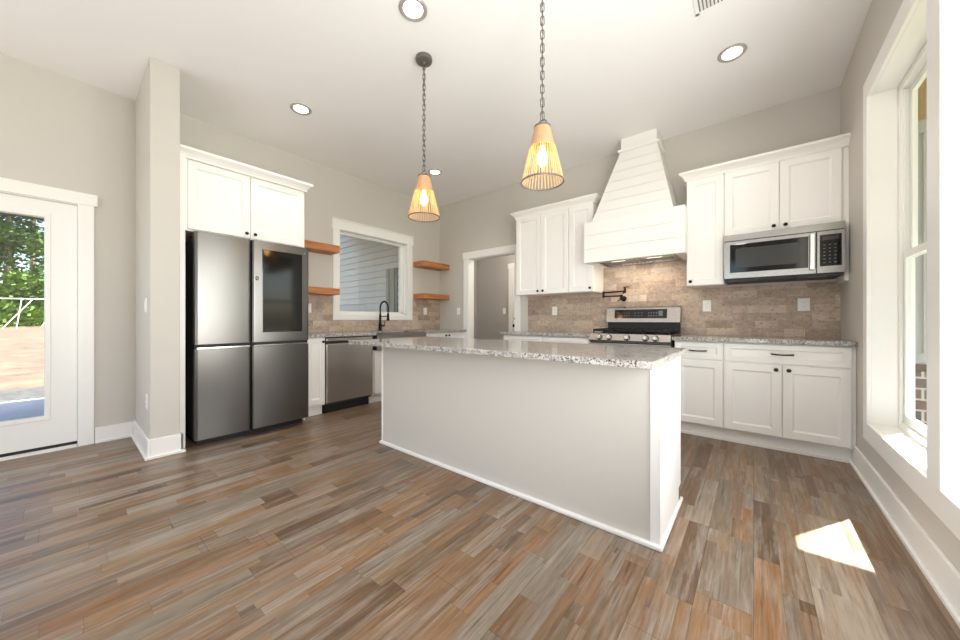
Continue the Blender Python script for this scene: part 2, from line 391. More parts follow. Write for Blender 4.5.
# white door at the far side of the hall
f = F('N', 5.6); mb = MB()
f.box(mb, -3.79, -3.69, 0, .02, 0, 2.085); f.box(mb, -2.87, -2.77, 0, .02, 0, 2.085); f.box(mb, -3.805, -2.755, 0, .024, 2.085, 2.19)
struct(mb.build('trim_hall_door', 'trim_paint', bevel=.003))
hd = struct(panel_door(f, -3.688, -2.872, .01, 2.08, .012, .11).build('door_2', 'trim_paint'))
f.box(MB(), 0, 0, 0, 0, 0, 0)
h = MB().lathe(f(-3.635, .012, .96), [(.028, 0), (.028, .006), (.011, .01), (.011, .035), (.027, .042), (.030, .055), (.022, .068), (.0, .07)], f.out(), 16).build('door_knob', 'black_metal', hd, smooth=True); h['label'] = 'black round door knob'
h = MB().lathe(f(-3.635, .012, 1.10), [(.027, 0), (.027, .012), (.02, .018)], f.out(), 16).build('deadbolt', 'black_metal', hd, smooth=True); h['label'] = 'black deadbolt'

# patio door (full-lite) with casing
mb = MB()
fP.box(mb, DY1 + .002, .172, 0, .02, 0, 2.058); fP.box(mb, DY0 - .115, DY0 - .012, 0, .02, 0, 2.058); fP.box(mb, DY0 - .135, .192, 0, .026, 2.05, 2.15)
fP.box(mb, DY1 + .002, DY1 + .012, -.12, 0, 0, 2.055); fP.box(mb, DY0 - .03, DY0 - .012, -.12, 0, 0, 2.055); fP.box(mb, DY0 - .02, DY1 + .01, -.12, 0, 2.043, 2.055)
struct(mb.build('trim_patio_door', 'trim_paint', bevel=.003))
fd = F('W', XP - .06); zt = 2.04
g0, g1, h0, h1 = DY0 + .17, DY1 - .172, .29, 1.90
rings = lambda i, d: fd.rect(g0 - i, g1 + i, h0 - i, h1 + i, d)
mb = MB()
outer = lambda d: fd.rect(DY0, DY1, .045, zt, d)
mb.loft([rings(.03, 0), outer(0), outer(.045), rings(.035, .045), rings(.03, .052), rings(.004, .052), rings(0, .045), rings(0, .0)], False, False, True)
dr = struct(mb.build('door_1', 'trim_paint'))
MB().loft([fd.rect(g0 - .01, g1 + .01, h0 - .01, h1 + .01, .018), fd.rect(g0 - .01, g1 + .01, h0 - .01, h1 + .01, .024)]).build('pane', 'window_glass', dr)
mb = MB(); fd.box(mb, DY0, DY1, .0, .05, .022, .045)
mb.build('door_sweep', 'black_matte', dr)
h = MB(); fd.box(h, DY0 - .01, DY1, -.05, .078, 0, .022); struct(h.build('trim_threshold', 'trim_paint'))

# east windows: double hung
def double_hung(name, y0, y1, z0, z1):
    fr = MB(); x0 = XE + .11
    for a, b in ((y0, y0 + .04), (y1 - .04, y1)): fr.box(x0, XE + .17, a, b, z0, z1)
    fr.box(x0, XE + .17, y0 + .04, y1 - .04, z0, z0 + .045); fr.box(x0, XE + .17, y0 + .04, y1 - .04, z1 - .04, z1)
    # track beads
    for a, b in ((y0 + .04, y0 + .052), (y1 - .052, y1 - .04)): fr.box(x0 + .012, x0 + .02, a, b, z0 + .045, z1 - .04)
    w = struct(fr.build(name, 'vinyl', bevel=.002))
    a, b = y0 + .042, y1 - .042; zm = 1.465
    def sash(nm, xa, xb, za, zb, rb, rt):
        m_ = MB(); st = .042
        m_.box(xa, xb, a, a + st, za, zb); m_.box(xa, xb, b - st, b, za, zb); m_.box(xa, xb, a + st, b - st, za, za + rb); m_.box(xa, xb, a + st, b - st, zb - rt, zb)
        q = m_.build(nm, 'vinyl', w, bevel=.002)
        MB().box((xa + xb) / 2 - .003, (xa + xb) / 2 + .003, a + st - .005, b - st + .005, za + rb - .005, zb - rt + .005).build('pane', 'window_glass', q)
        return q
    sash('lower_sash', x0 + .012, x0 + .036, z0 + .046, zm + .02, .05, .042)
    sash('upper_sash', x0 + .038, x0 + .060, zm - .02, z1 - .041, .042, .04)
    return w
for i, (a, b, c, d) in enumerate(EW): double_hung('window_%d' % (i + 1), a, b, c, d)
mb = MB(); c0, c1 = EW[0][2], EW[0][3]
for a, b, _, _ in EW:       # jamb extensions
    mb.box(XE - .002, XE + .11, a, a + .006, c0, c1); mb.box(XE - .002, XE + .11, b - .006, b, c0, c1); mb.box(XE - .002, XE + .11, a, b, c0, c0 + .006); mb.box(XE - .002, XE + .11, a, b, c1 - .006, c1)
lo, hi = EW[2][0], EW[0][1]
fE.box(mb, hi - .004, hi + .088, 0, .02, c0 - .11, c1 + .11); fE.box(mb, lo - .105, lo + .004, 0, .02, c0 - .11, c1 + .11)
fE.box(mb, EW[1][1] - .004, EW[0][0] + .004, 0, .02, c0, c1); fE.box(mb, EW[2][1] - .004, EW[1][0] + .004, 0, .02, c0, c1)
fE.box(mb, lo, hi, 0, .02, c1 - .004, c1 + .11); fE.box(mb, lo, hi, 0, .02, c0 - .11, c0 + .004)
struct(mb.build('trim_east_windows', 'trim_paint', bevel=.003))

# kitchen window (west)
y0, y1, z0, z1 = 2.36, 3.53, 1.14, 2.30
mb = MB()
for a, b in ((y0, y0 + .02), (y1 - .035, y1)): mb.box(XW - .15, XW - .055, a, b, z0, z1)
mb.box(XW - .15, XW - .055, y0, y1, z0, z0 + .03); mb.box(XW - .15, XW - .055, y0, y1, z1 - .02, z1)
for a, b in ((y0 + .02, y0 + .05), (y1 - .085, y1 - .035)): mb.box(XW - .13, XW - .075, a, b, z0 + .03, z1 - .03)
mb.box(XW - .13, XW - .075, y0 + .03, y1 - .03, z0 + .03, z0 + .055); mb.box(XW - .13, XW - .075, y0 + .03, y1 - .03, z1 - .04, z1 - .02)
kw = struct(mb.build('window_4', 'vinyl', bevel=.002))
MB().box(XW - .105, XW - .099, y0 + .045, y1 - .08, z0 + .05, z1 - .035).build('pane', 'window_glass', kw)
mb = MB()
mb.box(XW - .06, XW + .002, y0, y0 + .008, z0, z1); mb.box(XW - .06, XW + .002, y1 - .008, y1, z0, z1); mb.box(XW - .06, XW + .002, y0, y1, z0, z0 + .008); mb.box(XW - .06, XW + .002, y0, y1, z1 - .008, z1)
fW.box(mb, y0 - .09, y0 + .002, 0, .02, z0, z1); fW.box(mb, y1 - .002, y1 + .09, 0, .02, z0, z1)
fW.box(mb, y0 - .09, y1 + .09, 0, .02, z0 - .07, z0 + .003); fW.box(mb, y0 - .105, y1 + .105, 0, .026, z1 - .003, z1 + .125); fW.box(mb, y0 - .115, y1 + .115, 0, .034, z1 + .125, z1 + .14)
struct(mb.build('trim_kitchen_window', 'trim_paint', bevel=.003))

# backsplashes
struct(MB().box(-2.54, XE, YN - .01, YN, .913, 1.405).box(-1.475, -.52, YN - .01, YN, 1.405, 1.75).build('trim_backsplash_north', 'travertine_north'))
mb = MB(); fW.box(mb, 1.64, y0 - .092, 0, .01, .913, 1.39); fW.box(mb, y0 - .092, y1 + .092, 0, .01, .913, z0 - .07); fW.box(mb, y1 + .092, YN - .0, 0, .01, .913, 1.42)
struct(mb.build('trim_backsplash_west', 'travertine_west'))

# ------------------------------------------------------------------ island
t = thing('kitchen_island', (-1.455, 2.03, 0), 'white kitchen island with a plain greige front panel', 'kitchen island')
IX0, IX1, IY0, IY1 = -2.518, -.345, 1.76, 2.31
MB().box(IX0, IX1, IY0, IY1, .10, .868).box(IX0 + .02, IX1 - .02, IY0 + .02, IY1 - .075, 0, .10).build('body', 'island_paint', t)
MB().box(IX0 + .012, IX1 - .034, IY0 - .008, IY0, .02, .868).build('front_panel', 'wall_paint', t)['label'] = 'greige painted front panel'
prof = [(IX1, IY0), (IX1 + .006, IY0), (IX1 + .006, IY1), (IX1, IY1)]
mb = MB().box(IX1, IX1 + .008, IY0 - .014, IY1, .10, .868).box(IX1, IX1 + .008, IY0 - .014, IY1 - .07, 0, .10)
mb.build('end_panel', 'island_paint', t)
MB().box(IX1 - .036, IX1 + .0, IY0 - .014, IY0, .02, .868).build('corner_stile', 'island_paint', t, bevel=.002)
MB().box(IX0, IX0 + .014, IY0 - .014, IY0, .02, .868).build('corner_stile', 'island_paint', t, bevel=.002)
mb = MB(); mb.box(IX0 - .012, IX1 + .02, IY0 - .030, IY0 - .0, 0, .022); mb.box(IX1 + .004, IX1 + .02, IY0 - .0, IY1 + .01, 0, .022)
mb.build('shoe_molding', 'trim_paint', t, bevel=.006)
fb = F('S', IY1)
for k in range(4):
    a = IX0 + .02 + k * .5405
    d = panel_door(fb, a, a + .536, .12, .70).build('door', 'cabinet_paint', t); knob(fb, a + (.5 if k % 2 == 0 else .043), .66, .02, d)
    d = slab(fb, a, a + .536, .705, .86).build('drawer', 'cabinet_paint', t); pull(fb, a + .27, .785, .02, d)
mb = B(-2.64, -.315, 1.505, 2.385, .868, .90)
tag(mb.build('island_countertop', 'granite', bevel=.004, at=(-1.48, 1.95, .868)), 'speckled grey granite countertop overhanging the island', 'countertop')

# wall plates
def plate(name, f, u, z, label, cat, group=None, w=.072, kind='outlet', d0=0):
    t = thing(name, f(u, d0, z), label, cat, group)
    mb = MB().loft([f.rect(u - w / 2, u + w / 2, z - .058, z + .058, d0), f.rect(u - w / 2, u + w / 2, z - .058, z + .058, d0 + .003), f.rect(u - w / 2 + .004, u + w / 2 - .004, z - .054, z + .054, d0 + .006)])
    mb.build('cover_plate', 'plastic_white', t)
    n = 2 if w > .1 else 1
    for k in range(n):
        uc = u + (k - (n - 1) / 2) * .046
        if kind == 'outlet' or (kind == 'mixed' and k == 0):
            for dz in (-.02, .02):
                m_ = MB().loft([f.rect(uc - .015, uc + .015, z + dz - .014, z + dz + .014, d0 + .006), f.rect(uc - .014, uc + .014, z + dz - .013, z + dz + .013, d0 + .008)])
                q = m_.build('receptacle', 'plastic_white', t)
                m_ = MB()
                for du in (-.006, .006): f.box(m_, uc + du - .001, uc + du + .001, d0 + .008, d0 + .0085, z + dz - .004, z + dz + .005)
                m_.build('slots', 'dark_plastic', q)
        else:
            m_ = MB().loft([f.rect(uc - .016, uc + .016, z - .033, z + .033, d0 + .006), f.rect(uc - .015, uc + .015, z - .032, z + .032, d0 + .010)])
            m_.build('rocker', 'plastic_white', t)
    return t
plate('wall_outlet', fN, -.38, 1.217, 'white wall outlet on the stone tiles under the tall narrow cabinet', 'outlet', d0=.01)
plate('wall_outlet', fN, .353, 1.21, 'white wall outlet on the stone tiles under the microwave, nearest the window wall', 'outlet', w=.082, d0=.01)
plate('wall_outlet', fN, -2.118, 1.195, 'white outlet on the stone tiles between the hall doorway and the stove', 'outlet', d0=.01)
plate('wall_outlet', fW, 3.90, 1.22, 'white outlet on the stone tiles below the corner shelves by the sink', 'outlet', d0=.01)
plate('wall_outlet', fW, 1.95, 1.22, 'white outlet on the stone tiles close beside the refrigerator', 'outlet', d0=.01)
plate('light_switch', fN, -3.915, 1.22, 'white light switch on painted wall beside the hall doorway', 'light switch', kind='switch')
plate('light_switch', F('N', 5.6), -3.90, 1.25, 'white light switch on the grey hall wall by the far door', 'light switch', kind='switch')
fc = F('N', .424)
plate('light_switch', fc, -3.80, 1.19, 'white light switch on the side of the wall column', 'light switch', kind='switch')
plate('wall_outlet', fc, -3.76, .42, 'white outlet low on the side of the wall column above the baseboard', 'outlet')
plate('wall_outlet', F('W', IX1 + .008), 1.93, .725, 'white outlet on the white end panel of the island', 'outlet')

# ------------------------------------------------------------------ refrigerator
RX = -3.585; fr = F('W', RX - .075)
t = thing('refrigerator', (-3.95, 1.148, 0), 'tall stainless steel four-door refrigerator with a dark glass window in one door', 'refrigerator')
MB().box(-4.31, RX - .08, .70, 1.598, .05, 1.775).build('body', 'grey_side', t, bevel=.004)
MB().box(-4.28, RX - .10, .72, 1.58, 0, .055).build('base_grille', 'black_matte', t)
def fdoor(u0, u1, z0, z1, hole=None):
    pts = []; r = .022; t_ = .073
    sec = [(u0, 0)] + [(u0 + r - r * math.cos(a), t_ - r + r * math.sin(a)) for a in [k * PI / 12 for k in range(7)]]
    sec += [(u1 - r + r * math.sin(a), t_ - r + r * math.cos(a)) for a in [k * PI / 12 for k in range(7)]] + [(u1, 0)]
    return MB().loft([[fr(u, d, z0) for u, d in sec], [fr(u, d, z1) for u, d in sec]])
ZS = .845
d1 = fdoor(.688, 1.090, ZS + .02, 1.81).build('door', 'fridge_steel', t, smooth=True)
d2 = fdoor(1.098, 1.612, ZS + .02, 1.81).build('door', 'fridge_steel', t, smooth=True); d2['label'] = 'door with a dark glass window'
d3 = fdoor(.688, 1.090, .065, ZS - .02).build('door', 'fridge_steel', t, smooth=True)
d4 = fdoor(1.098, 1.612, .065, ZS - .02).build('door', 'fridge_steel', t, smooth=True)
def strip(u0, u1, z0, z1, d0, d1, nm, m, par):
    mb = MB(); fr.box(mb, u0, u1, d0, d1, z0, z1); return mb.build(nm, m, par, bevel=.0015)
for dd, a, b in ((d3, .70, 1.08), (d4, 1.11, 1.595)):
    q = strip(a, b, ZS - .019, ZS - .006, .045, .074, 'handle_lip', 'chrome', dd); q['label'] = 'bright handle lip'
for a, b in ((.692, 1.088), (1.10, 1.608)): strip(a, b, ZS - .02, ZS + .02, .0, .04, 'handle_recess', 'black_matte', t)
strip(1.0895, 1.0985, .07, 1.80, 0, .035, 'door_gap', 'black_matte', t)
g = MB().loft([fr.rect(1.180, 1.540, .955, 1.735, .071), fr.rect(1.180, 1.540, .955, 1.735, .0745), fr.rect(1.184, 1.536, .959, 1.731, .0755)]).build('glass_window', 'black_gloss', d2); g['label'] = 'dark glass window'
mb = MB(); fr.box(mb, 1.126, 1.150, .073, .0745, 1.44, 1.475); q = mb.build('badge', 'black_matte', d2); q['label'] = 'small black badge'
mb = MB(); fr.box(mb, 1.133, 1.143, .0745, .0752, 1.452, 1.464); mb.build('badge_mark', 'plastic_white', d2)
MB().lathe(fr(1.565, .073, 1.752), [(.009, 0), (.009, .001), (.008, .0015)], (1, 0, 0), 20).build('emblem', 'chrome', d2)
MB().box(-3.80, RX - .03, .70, .745, 1.775, 1.80).build('hinge_cap', 'black_matte', t, bevel=.003)
MB().box(-3.80, RX - .03, 1.55, 1.595, 1.775, 1.80).build('hinge_cap', 'black_matte', t, bevel=.003)

# ------------------------------------------------------------------ cabinets
def crown(name, x0, x1, y_wall, y_face, z0, left, right, label, side='N', at=None, parent=None):
    prof = [(.0, 0), (.012, .0), (.014, .018), (.030, .040), (.052, .058), (.058, .064), (.060, .082)]
    rings = []
    for o, h in prof:
        a = x0 - (o if left else 0); b = x1 + (o if right else 0)
        if side == 'N': rings.append([(a, y_wall, z0 + h), (a, y_face - o, z0 + h), (b, y_face - o, z0 + h), (b, y_wall, z0 + h)])
        else: rings.append([(y_wall, a, z0 + h), (y_face + o, a, z0 + h), (y_face + o, b, z0 + h), (y_wall, b, z0 + h)])
    mb = MB().loft(rings)
    if parent: return mb.build('crown_molding', 'cabinet_paint', parent)
    return tag(mb.build(name, 'cabinet_paint', at=rings[0][0]), label, 'molding')

# over the refrigerator
t = thing('tall_cabinet', (-4.04, 1.13, 0), 'white cabinet wrapped around and above the refrigerator', 'cabinet')
fz = F('W', -3.74)
MB().box(XW + .004, -3.74, .645, 1.63, 1.83, 2.44).build('body', 'cabinet_paint', t)
MB().box(XW + .004, -3.69, .605, .645, 0, 2.44).build('side_panel', 'cabinet_paint', t)
MB().box(XW + .004, -3.74, 1.618, 1.636, 0, 1.83).build('side_panel', 'cabinet_paint', t)
MB().box(-3.74, -3.722, .645, .664, 1.83, 2.44).build('filler_strip', 'cabinet_paint', t)
for a, b, ku in ((.666, 1.122, 1.090), (1.127, 1.618, 1.160)):
    d = panel_door(fz, a, b, 1.845, 2.432).build('door', 'cabinet_paint', t); knob(fz, ku, 1.885, .02, d)
crown('c', .605, 1.63, XW + .004, -3.72, 2.435, False, True, '', 'W', parent=t)

# north wall: base units
fB = F('N', 3.66)
def base_unit(x0, x1, label, doors, drawers, left_end=False):
    t = thing('base_cabinet', ((x0 + x1) / 2, 3.95, 0), label, 'cabinet')
    B(x0, x1, 3.66, YN - .004, .115, .878).build('body', 'cabinet_paint', t)
    B(x0, x1, 3.715, YN - .004, 0, .115).build('toe_kick', 'cabinet_paint', t)
    B(x0, x1, 3.699, 3.715, 0, .022).build('shoe_molding', 'trim_paint', t)
    for a, b, k in doors:
        d = panel_door(fB, a, b, .125, .703).build('door', 'cabinet_paint', t); knob(fB, k, .668, .02, d)
    for a, b in drawers:
        d = panel_door(fB, a, b, .715, .868, .02, .04).build('drawer', 'cabinet_paint', t); pull(fB, (a + b) / 2, .793, .02, d)
    return t
base_unit(-.585, -.207, 'narrow white base cabinet with one drawer, close beside the stove', [(-.58, -.212, -.545)], [(-.58, -.212)])
base_unit(-.207, .583, 'wide white two-door base cabinet with one long drawer, under the microwave', [(-.202, .176, .14), (.181, .56, .217)], [(-.202, .56)])
base_unit(-2.555, -1.98, 'white base cabinet at the hall doorway end of the stove counter', [(-2.55, -2.27, -2.30), (-2.265, -1.985, -2.235)], [(-2.55, -1.985)])
base_unit(-1.98, -1.40, 'white base cabinet touching the stove on its hall side', [(-1.975, -1.692, -1.72), (-1.687, -1.405, -1.66)], [(-1.975, -1.405)])
tag(B(-.60, XE, 3.605, YN - .0, .878, .913).build('countertop', 'granite', bevel=.004, at=(0, 3.93, .878)), 'grey granite countertop under the microwave, running from stove to window wall', 'countertop')
tag(B(-2.575, -1.395, 3.605, YN - .0, .878, .913).build('countertop', 'granite', bevel=.004, at=(-2, 3.93, .878)), 'grey granite countertop between hall doorway and stove', 'countertop')

# north wall: upper units
fU = F('N', 3.92); UZ0, UZ1 = 1.405, 2.45
def upper_unit(x0, x1, z0, label, doors):
    t = thing('wall_cabinet', ((x0 + x1) / 2, YN, z0), label, 'cabinet')
    B(x0, x1, 3.92, YN, z0, UZ1).build('body', 'cabinet_paint', t, bevel=.0015)
    for a, b, k in doors:
        d = panel_door(fU, a, b, z0 + .004, UZ1 - .004).build('door', 'cabinet_paint', t); knob(fU, k, z0 + .042, .02, d)
    return t
upper_unit(-2.525, -1.762, UZ0, 'tall white double-door wall cabinet beside the hall doorway', [(-2.522, -2.147, -2.182), (-2.143, -1.766, -2.108)])
upper_unit(-1.762, -1.455, UZ0, 'white single-door wall cabinet whose edge goes behind the hood, over the pot filler', [(-1.758, -1.459, -1.49)])
upper_unit(-.52, -.215, UZ0, 'tall narrow white wall cabinet between hood and microwave', [(-.516, -.219, -.484)])
mc = upper_unit(-.215, .56, 1.845, 'short white double-door wall cabinet above the microwave', [(-.211, .171, .135), (.175, .545, .211)])
B(.56, XE, 3.915, YN, 1.385, UZ1).build('filler_strip', 'cabinet_paint', mc)
crown('crown_molding', -2.525, -1.455, YN, 3.905, 2.443, True, True, 'white crown molding topping the wall cabinets by the hall doorway')
crown('crown_molding', -.52, XE, YN, 3.905, 2.443, True, False, 'white crown molding topping the wall cabinets above the microwave')

# ------------------------------------------------------------------ range hood
HX0, HX1, HY, HZ0, HZ1 = -1.497, -.508, 3.725, 1.715, 2.17
t = thing('range_hood', (-1.0, YN, HZ0), 'white shiplap range hood tapering to the ceiling', 'range hood')
mb = MB().box(HX0 + .012, HX1 - .012, HY + .012, HY + .03, HZ0, HZ1).box(HX0 + .012, HX0 + .03, HY + .03, YN, HZ0, HZ1).box(HX1 - .03, HX1 - .012, HY + .03, YN, HZ0, HZ1).box(HX0 + .03, HX1 - .03, HY + .03, YN, HZ1 - .02, HZ1)
hh = (HZ1 - HZ0) / 3
for k in range(3):
    a, b = HZ0 + k * hh + (.0025 if k else 0), HZ0 + (k + 1) * hh - (.0025 if k < 2 else 0)
    mb.box(HX0 + .012, HX1 - .012, HY, HY + .012, a, b); mb.box(HX0, HX0 + .012, HY, 3.899 if k < 2 else YN, a, b) if k == 9 else None
mb.box(HX0, HX0 + .012, HY, 3.895, HZ0, HZ1); mb.box(HX1 - .012, HX1, HY, 3.895, HZ0, HZ1)
mb.build('shiplap_box', 'cabinet_paint', t)
B(HX0 + .03, HX1 - .03, HY + .03, YN - .012, HZ0 + .05, HZ0 + .056).build('soffit', 'cabinet_paint', t)
# stainless insert
ix0, ix1, iy0, iy1 = -1.36, -.62, HY + .10, YN - .10
ln = MB().box(ix0 - .03, ix1 + .03, iy0 - .03, iy0, HZ0 - .002, HZ0 + .05).box(ix0 - .03, ix1 + .03, iy1, iy1 + .03, HZ0 - .002, HZ0 + .05).box(ix0 - .03, ix0, iy0, iy1, HZ0 - .002, HZ0 + .05).box(ix1, ix1 + .03, iy0, iy1, HZ0 - .002, HZ0 + .05).build('insert_rim', 'steel', t)
B(HX0 + .03, HX1 - .03, HY + .03, iy0 - .03, HZ0 + .001, HZ0 + .008).build('lower_board', 'cabinet_paint', t)
B(ix1 + .03, HX1 - .03, iy0 - .03, YN - .012, HZ0 + .001, HZ0 + .008).build('lower_board', 'cabinet_paint', t)
B(HX0 + .03, ix0 - .03, iy0 - .03, YN - .012, HZ0 + .001, HZ0 + .008).build('lower_board', 'cabinet_paint', t)
mid = (ix0 + ix1) / 2
for a, b in ((ix0 + .012, mid - .006), (mid + .006, ix1 - .012)):
    q = B(a, b, iy0 + .10, iy1 - .01, HZ0 + .010, HZ0 + .016).build('filter', 'nickel', t); q['label'] = 'metal mesh filter'
    m_ = MB()
    for k in range(14): m_.box(a + .01, b - .01, iy0 + .11 + k * .016, iy0 + .118 + k * .016, HZ0 + .008, HZ0 + .010)
    m_.build('baffles', 'steel', q)
    xm = (a + b) / 2
    q = B(xm - .07, xm + .07, iy0 + .025, iy0 + .075, HZ0 + .008, HZ0 + .016).build('hood_light', 'hood_bulb', t); q['label'] = 'lit hood lamp'
# tapered chimney with shiplap boards
def taper(q, e):     # outline of the chimney at height share q, grown by e
    x0 = -1.425 + q * (1.425 - 1.168); x1 = -.612 + q * (.612 - .788); y = 3.765 + q * (3.945 - 3.765)
    z = HZ1 + q * (2.945 - HZ1)
    return [(x0 - e, YN, z), (x0 - e, y - e, z), (x1 + e, y - e, z), (x1 + e, YN, z)]
mb = MB().loft([taper(0, -.009), taper(1, -.009)]); n_ = 7
for k in range(n_):
    g = .0022 / .78
    mb.loft([taper(k / n_ + (g if k else 0), 0), taper((k + 1) / n_ - g, 0)])
mb.build('tapered_shiplap', 'cabinet_paint', t)
MB().loft([[(x, y, z) for x, y, z in taper(1, .004)], [(x, y, z + .008) for x, y, z in taper(1, .018)], [(x, y, z + .026) for x, y, z in taper(1, .022)], [(x, y, z + .034) for x, y, z in taper(1, .0)]]).build('collar_molding', 'cabinet_paint', t)
B(-1.160, -.796, 3.953, YN, 2.975, ZC).build('ceiling_collar', 'cabinet_paint', t, bevel=.002)
light('hood_lamp', 'AREA', (-1.0, 3.98, HZ0 - .01), 2.0, (1, .86, .68), shape='RECTANGLE', size=.5, size_y=.1, aim=(0, .15, -1))

# ------------------------------------------------------------------ microwave
t = thing('microwave', (.17, YN, 1.435), 'stainless steel over-the-range microwave mounted under the short wall cabinet', 'microwave')
fm = F('N', 3.86); mx0, mx1, mz0, mz1 = -.213, .553, 1.44, 1.843
B(mx0, mx1, 3.86, YN - .01, mz0, mz1).build('body', 'dark_plastic', t)
mb = MB(); fm.box(mb, mx0, mx1, 0, .034, 1.785, mz1); mb.build('vent_strip', 'steel', t, bevel=.003)
xd = .392
mb = MB().loft([fm.rect(mx0 + .045, .345, 1.497, 1.752, .0), fm.rect(mx0, xd, mz0 + .004, 1.782, .0), fm.rect(mx0, xd, mz0 + .004, 1.782, .032), fm.rect(mx0 + .003, xd - .003, mz0 + .007, 1.779, .035), fm.rect(mx0 + .045, .345, 1.497, 1.752, .035)], loop=True)
d = mb.build('door', 'steel', t)
w = MB().loft([fm.rect(mx0 + .045, .345, 1.497, 1.752, .004), fm.rect(mx0 + .045, .345, 1.497, 1.752, .034), fm.rect(mx0 + .048, .342, 1.5, 1.749, .0355)]).build('door_window', 'black_gloss', d); w['label'] = 'black glass door window'
mb = MB(); fm.box(mb, mx0 + .085, .30, .0355, .0358, 1.54, 1.712); mb.build('window_screen', 'screen_grey', d)
h = MB(); fm.box(h, .352, .384, .055, .072, 1.475, 1.765); fm.box(h, .36, .376, .034, .056, 1.49, 1.51); fm.box(h, .36, .376, .034, .056, 1.73, 1.75); h.build('handle', 'chrome', d, bevel=.006)
mb = MB().loft([fm.rect(xd + .003, mx1, mz0 + .004, 1.782, 0), fm.rect(xd + .003, mx1, mz0 + .004, 1.782, .032), fm.rect(xd + .006, mx1 - .003, mz0 + .007, 1.779, .035)]); cp = mb.build('control_panel', 'steel', t)
mb = MB(); fm.box(mb, .412, .534, .035, .0365, 1.5, 1.75); kp = mb.build('keypad', 'black_gloss', t); kp['label'] = 'black glass keypad'
mb = MB(); fm.box(mb, .425, .52, .0365, .037, 1.705, 1.735); mb.build('display', 'screen_grey', kp)
for r in range(6):
    for c in range(3):
        mb = MB(); fm.box(mb, .432 + c * .031, .444 + c * .031, .0365, .0369, 1.525 + r * .028, 1.532 + r * .028); mb.build('key', 'key_grey', kp)
B(mx0 + .01, mx1 - .01, 3.85, YN - .02, mz0 - .014, mz0).build('underside', 'dark_plastic', t)
B(mx0 + .03, mx0 + .14, 3.865, 3.93, mz0 - .018, mz0 - .014).build('work_light', 'key_grey', t)
B(.35, .46, 3.865, 3.93, mz0 - .018, mz0 - .014).build('work_light', 'key_grey', t)
B(mx0 + .24, .28, 3.84, 3.95, mz0 - .022, mz0 - .014).build('filter', 'black_matte', t)

# ------------------------------------------------------------------ stove
t = thing('stove', (-.998, 3.93, 0), 'stainless steel freestanding gas stove with five front knobs', 'stove')
sx0, sx1 = -1.388, -.608; fs = F('N', 3.63)
B(sx0, sx1, 3.63, 4.235, .04, .895).build('body', 'grey_side', t)
B(sx0 + .02, sx1 - .02, 3.66, 4.2, 0, .04).build('base', 'black_matte', t)
mb = MB().loft([[fs(sx0, d, z) for d, z in ((0, .835), (.028, .84), (.036, .86), (.018, .925), (0, .93))], [fs(sx1, d, z) for d, z in ((0, .835), (.028, .84), (.036, .86), (.018, .925), (0, .93))]])
cp = mb.build('control_panel', 'steel', t)
for x in (-1.278, -1.178, -1.0, -.826, -.738):
    MB().lathe(fs(x, .026, .889), [(.031, 0), (.031, .006), (.024, .008)], (0, -1, .22), 24).build('knob_skirt', 'dark_plastic', cp, smooth=True)
    k = MB().lathe(fs(x, .030, .889), [(.025, 0), (.026, .006), (.024, .03), (.018, .038), (.0, .039)], (0, -1, .22), 20).build('knob', 'chrome', cp, smooth=True)
    m_ = MB(); m_.box(x - .0035, x + .0035, fs(0, .062, 0)[1] - .007, fs(0, .062, 0)[1] + .004, .878, .917); m_.build('knob_grip', 'chrome', cp, bevel=.001)
d = MB(); fs.box(d, sx0 + .004, sx1 - .004, 0, .03, .24, .828); d = d.build('oven_door', 'steel', t, bevel=.004)
w = MB(); fs.box(w, sx0 + .12, sx1 - .12, .03, .032, .33, .68); w.build('oven_window', 'black_gloss', d)
MB().tube([fs(sx0 + .06, .03, .77), fs(sx0 + .06, .075, .77), fs(sx1 - .06, .075, .77), fs(sx1 - .06, .03, .77)], .011, 10).build('handle', 'chrome', d, smooth=True)
d = MB(); fs.box(d, sx0 + .004, sx1 - .004, 0, .03, .05, .235); d.build('drawer', 'steel', t, bevel=.004)
B(sx0, sx1, 3.63, 4.16, .895, .928).build('cooktop', 'black_gloss', t, bevel=.004)
for x in (-1.26, -1.0, -.736):
    for y in ((3.76, 4.02) if x != -1.0 else (3.89,)):
        MB().lathe((x, y, .928), [(.055, 0), (.052, .008), (.036, .010), (.036, .018), (.030, .021)], n=20).build('burner', 'black_matte', t, smooth=True)
for a, b in ((sx0 + .02, -1.135), (-1.128, -.868), (-.861, sx1 - .02)):
    mb = MB()
    for x in (a, a + (b - a) * .25 - .006, (a + b) / 2 - .006, a + (b - a) * .75 - .006, b - .012): mb.box(x, x + .012, 3.66, 4.13, .952, .974)
    for y in (3.66, 3.72, 3.78, 3.84, 3.90, 3.96, 4.02, 4.118): mb.box(a, b, y, y + .012, .95, .968)
    for x in (a, b - .012):
        for y in (3.66, 4.118): mb.box(x, x + .012, y, y + .012, .928, .952)
    mb.build('grate', 'black_matte', t)
def bg(z0, z1, y0, y1, ya):
    return [[(x, y, z) for y, z in ((4.235, z0), (y0, z0), (y1, z1 - .02), (y1 + .02, z1), (4.235, z1))] for x in (sx0 - .0, sx1 + .0)]
B(sx0 + .01, sx1 - .01, 4.175, 4.235, .895, 1.045).build('riser', 'black_matte', t)
bgp = MB().loft(bg(1.042, 1.226, 4.135, 4.165, 0)).build('backguard', 'steel', t, bevel=.004)
slope = lambda z: 4.135 + (z - 1.042) / (1.206 - 1.042) * .03
a, b = -1.292, -.735
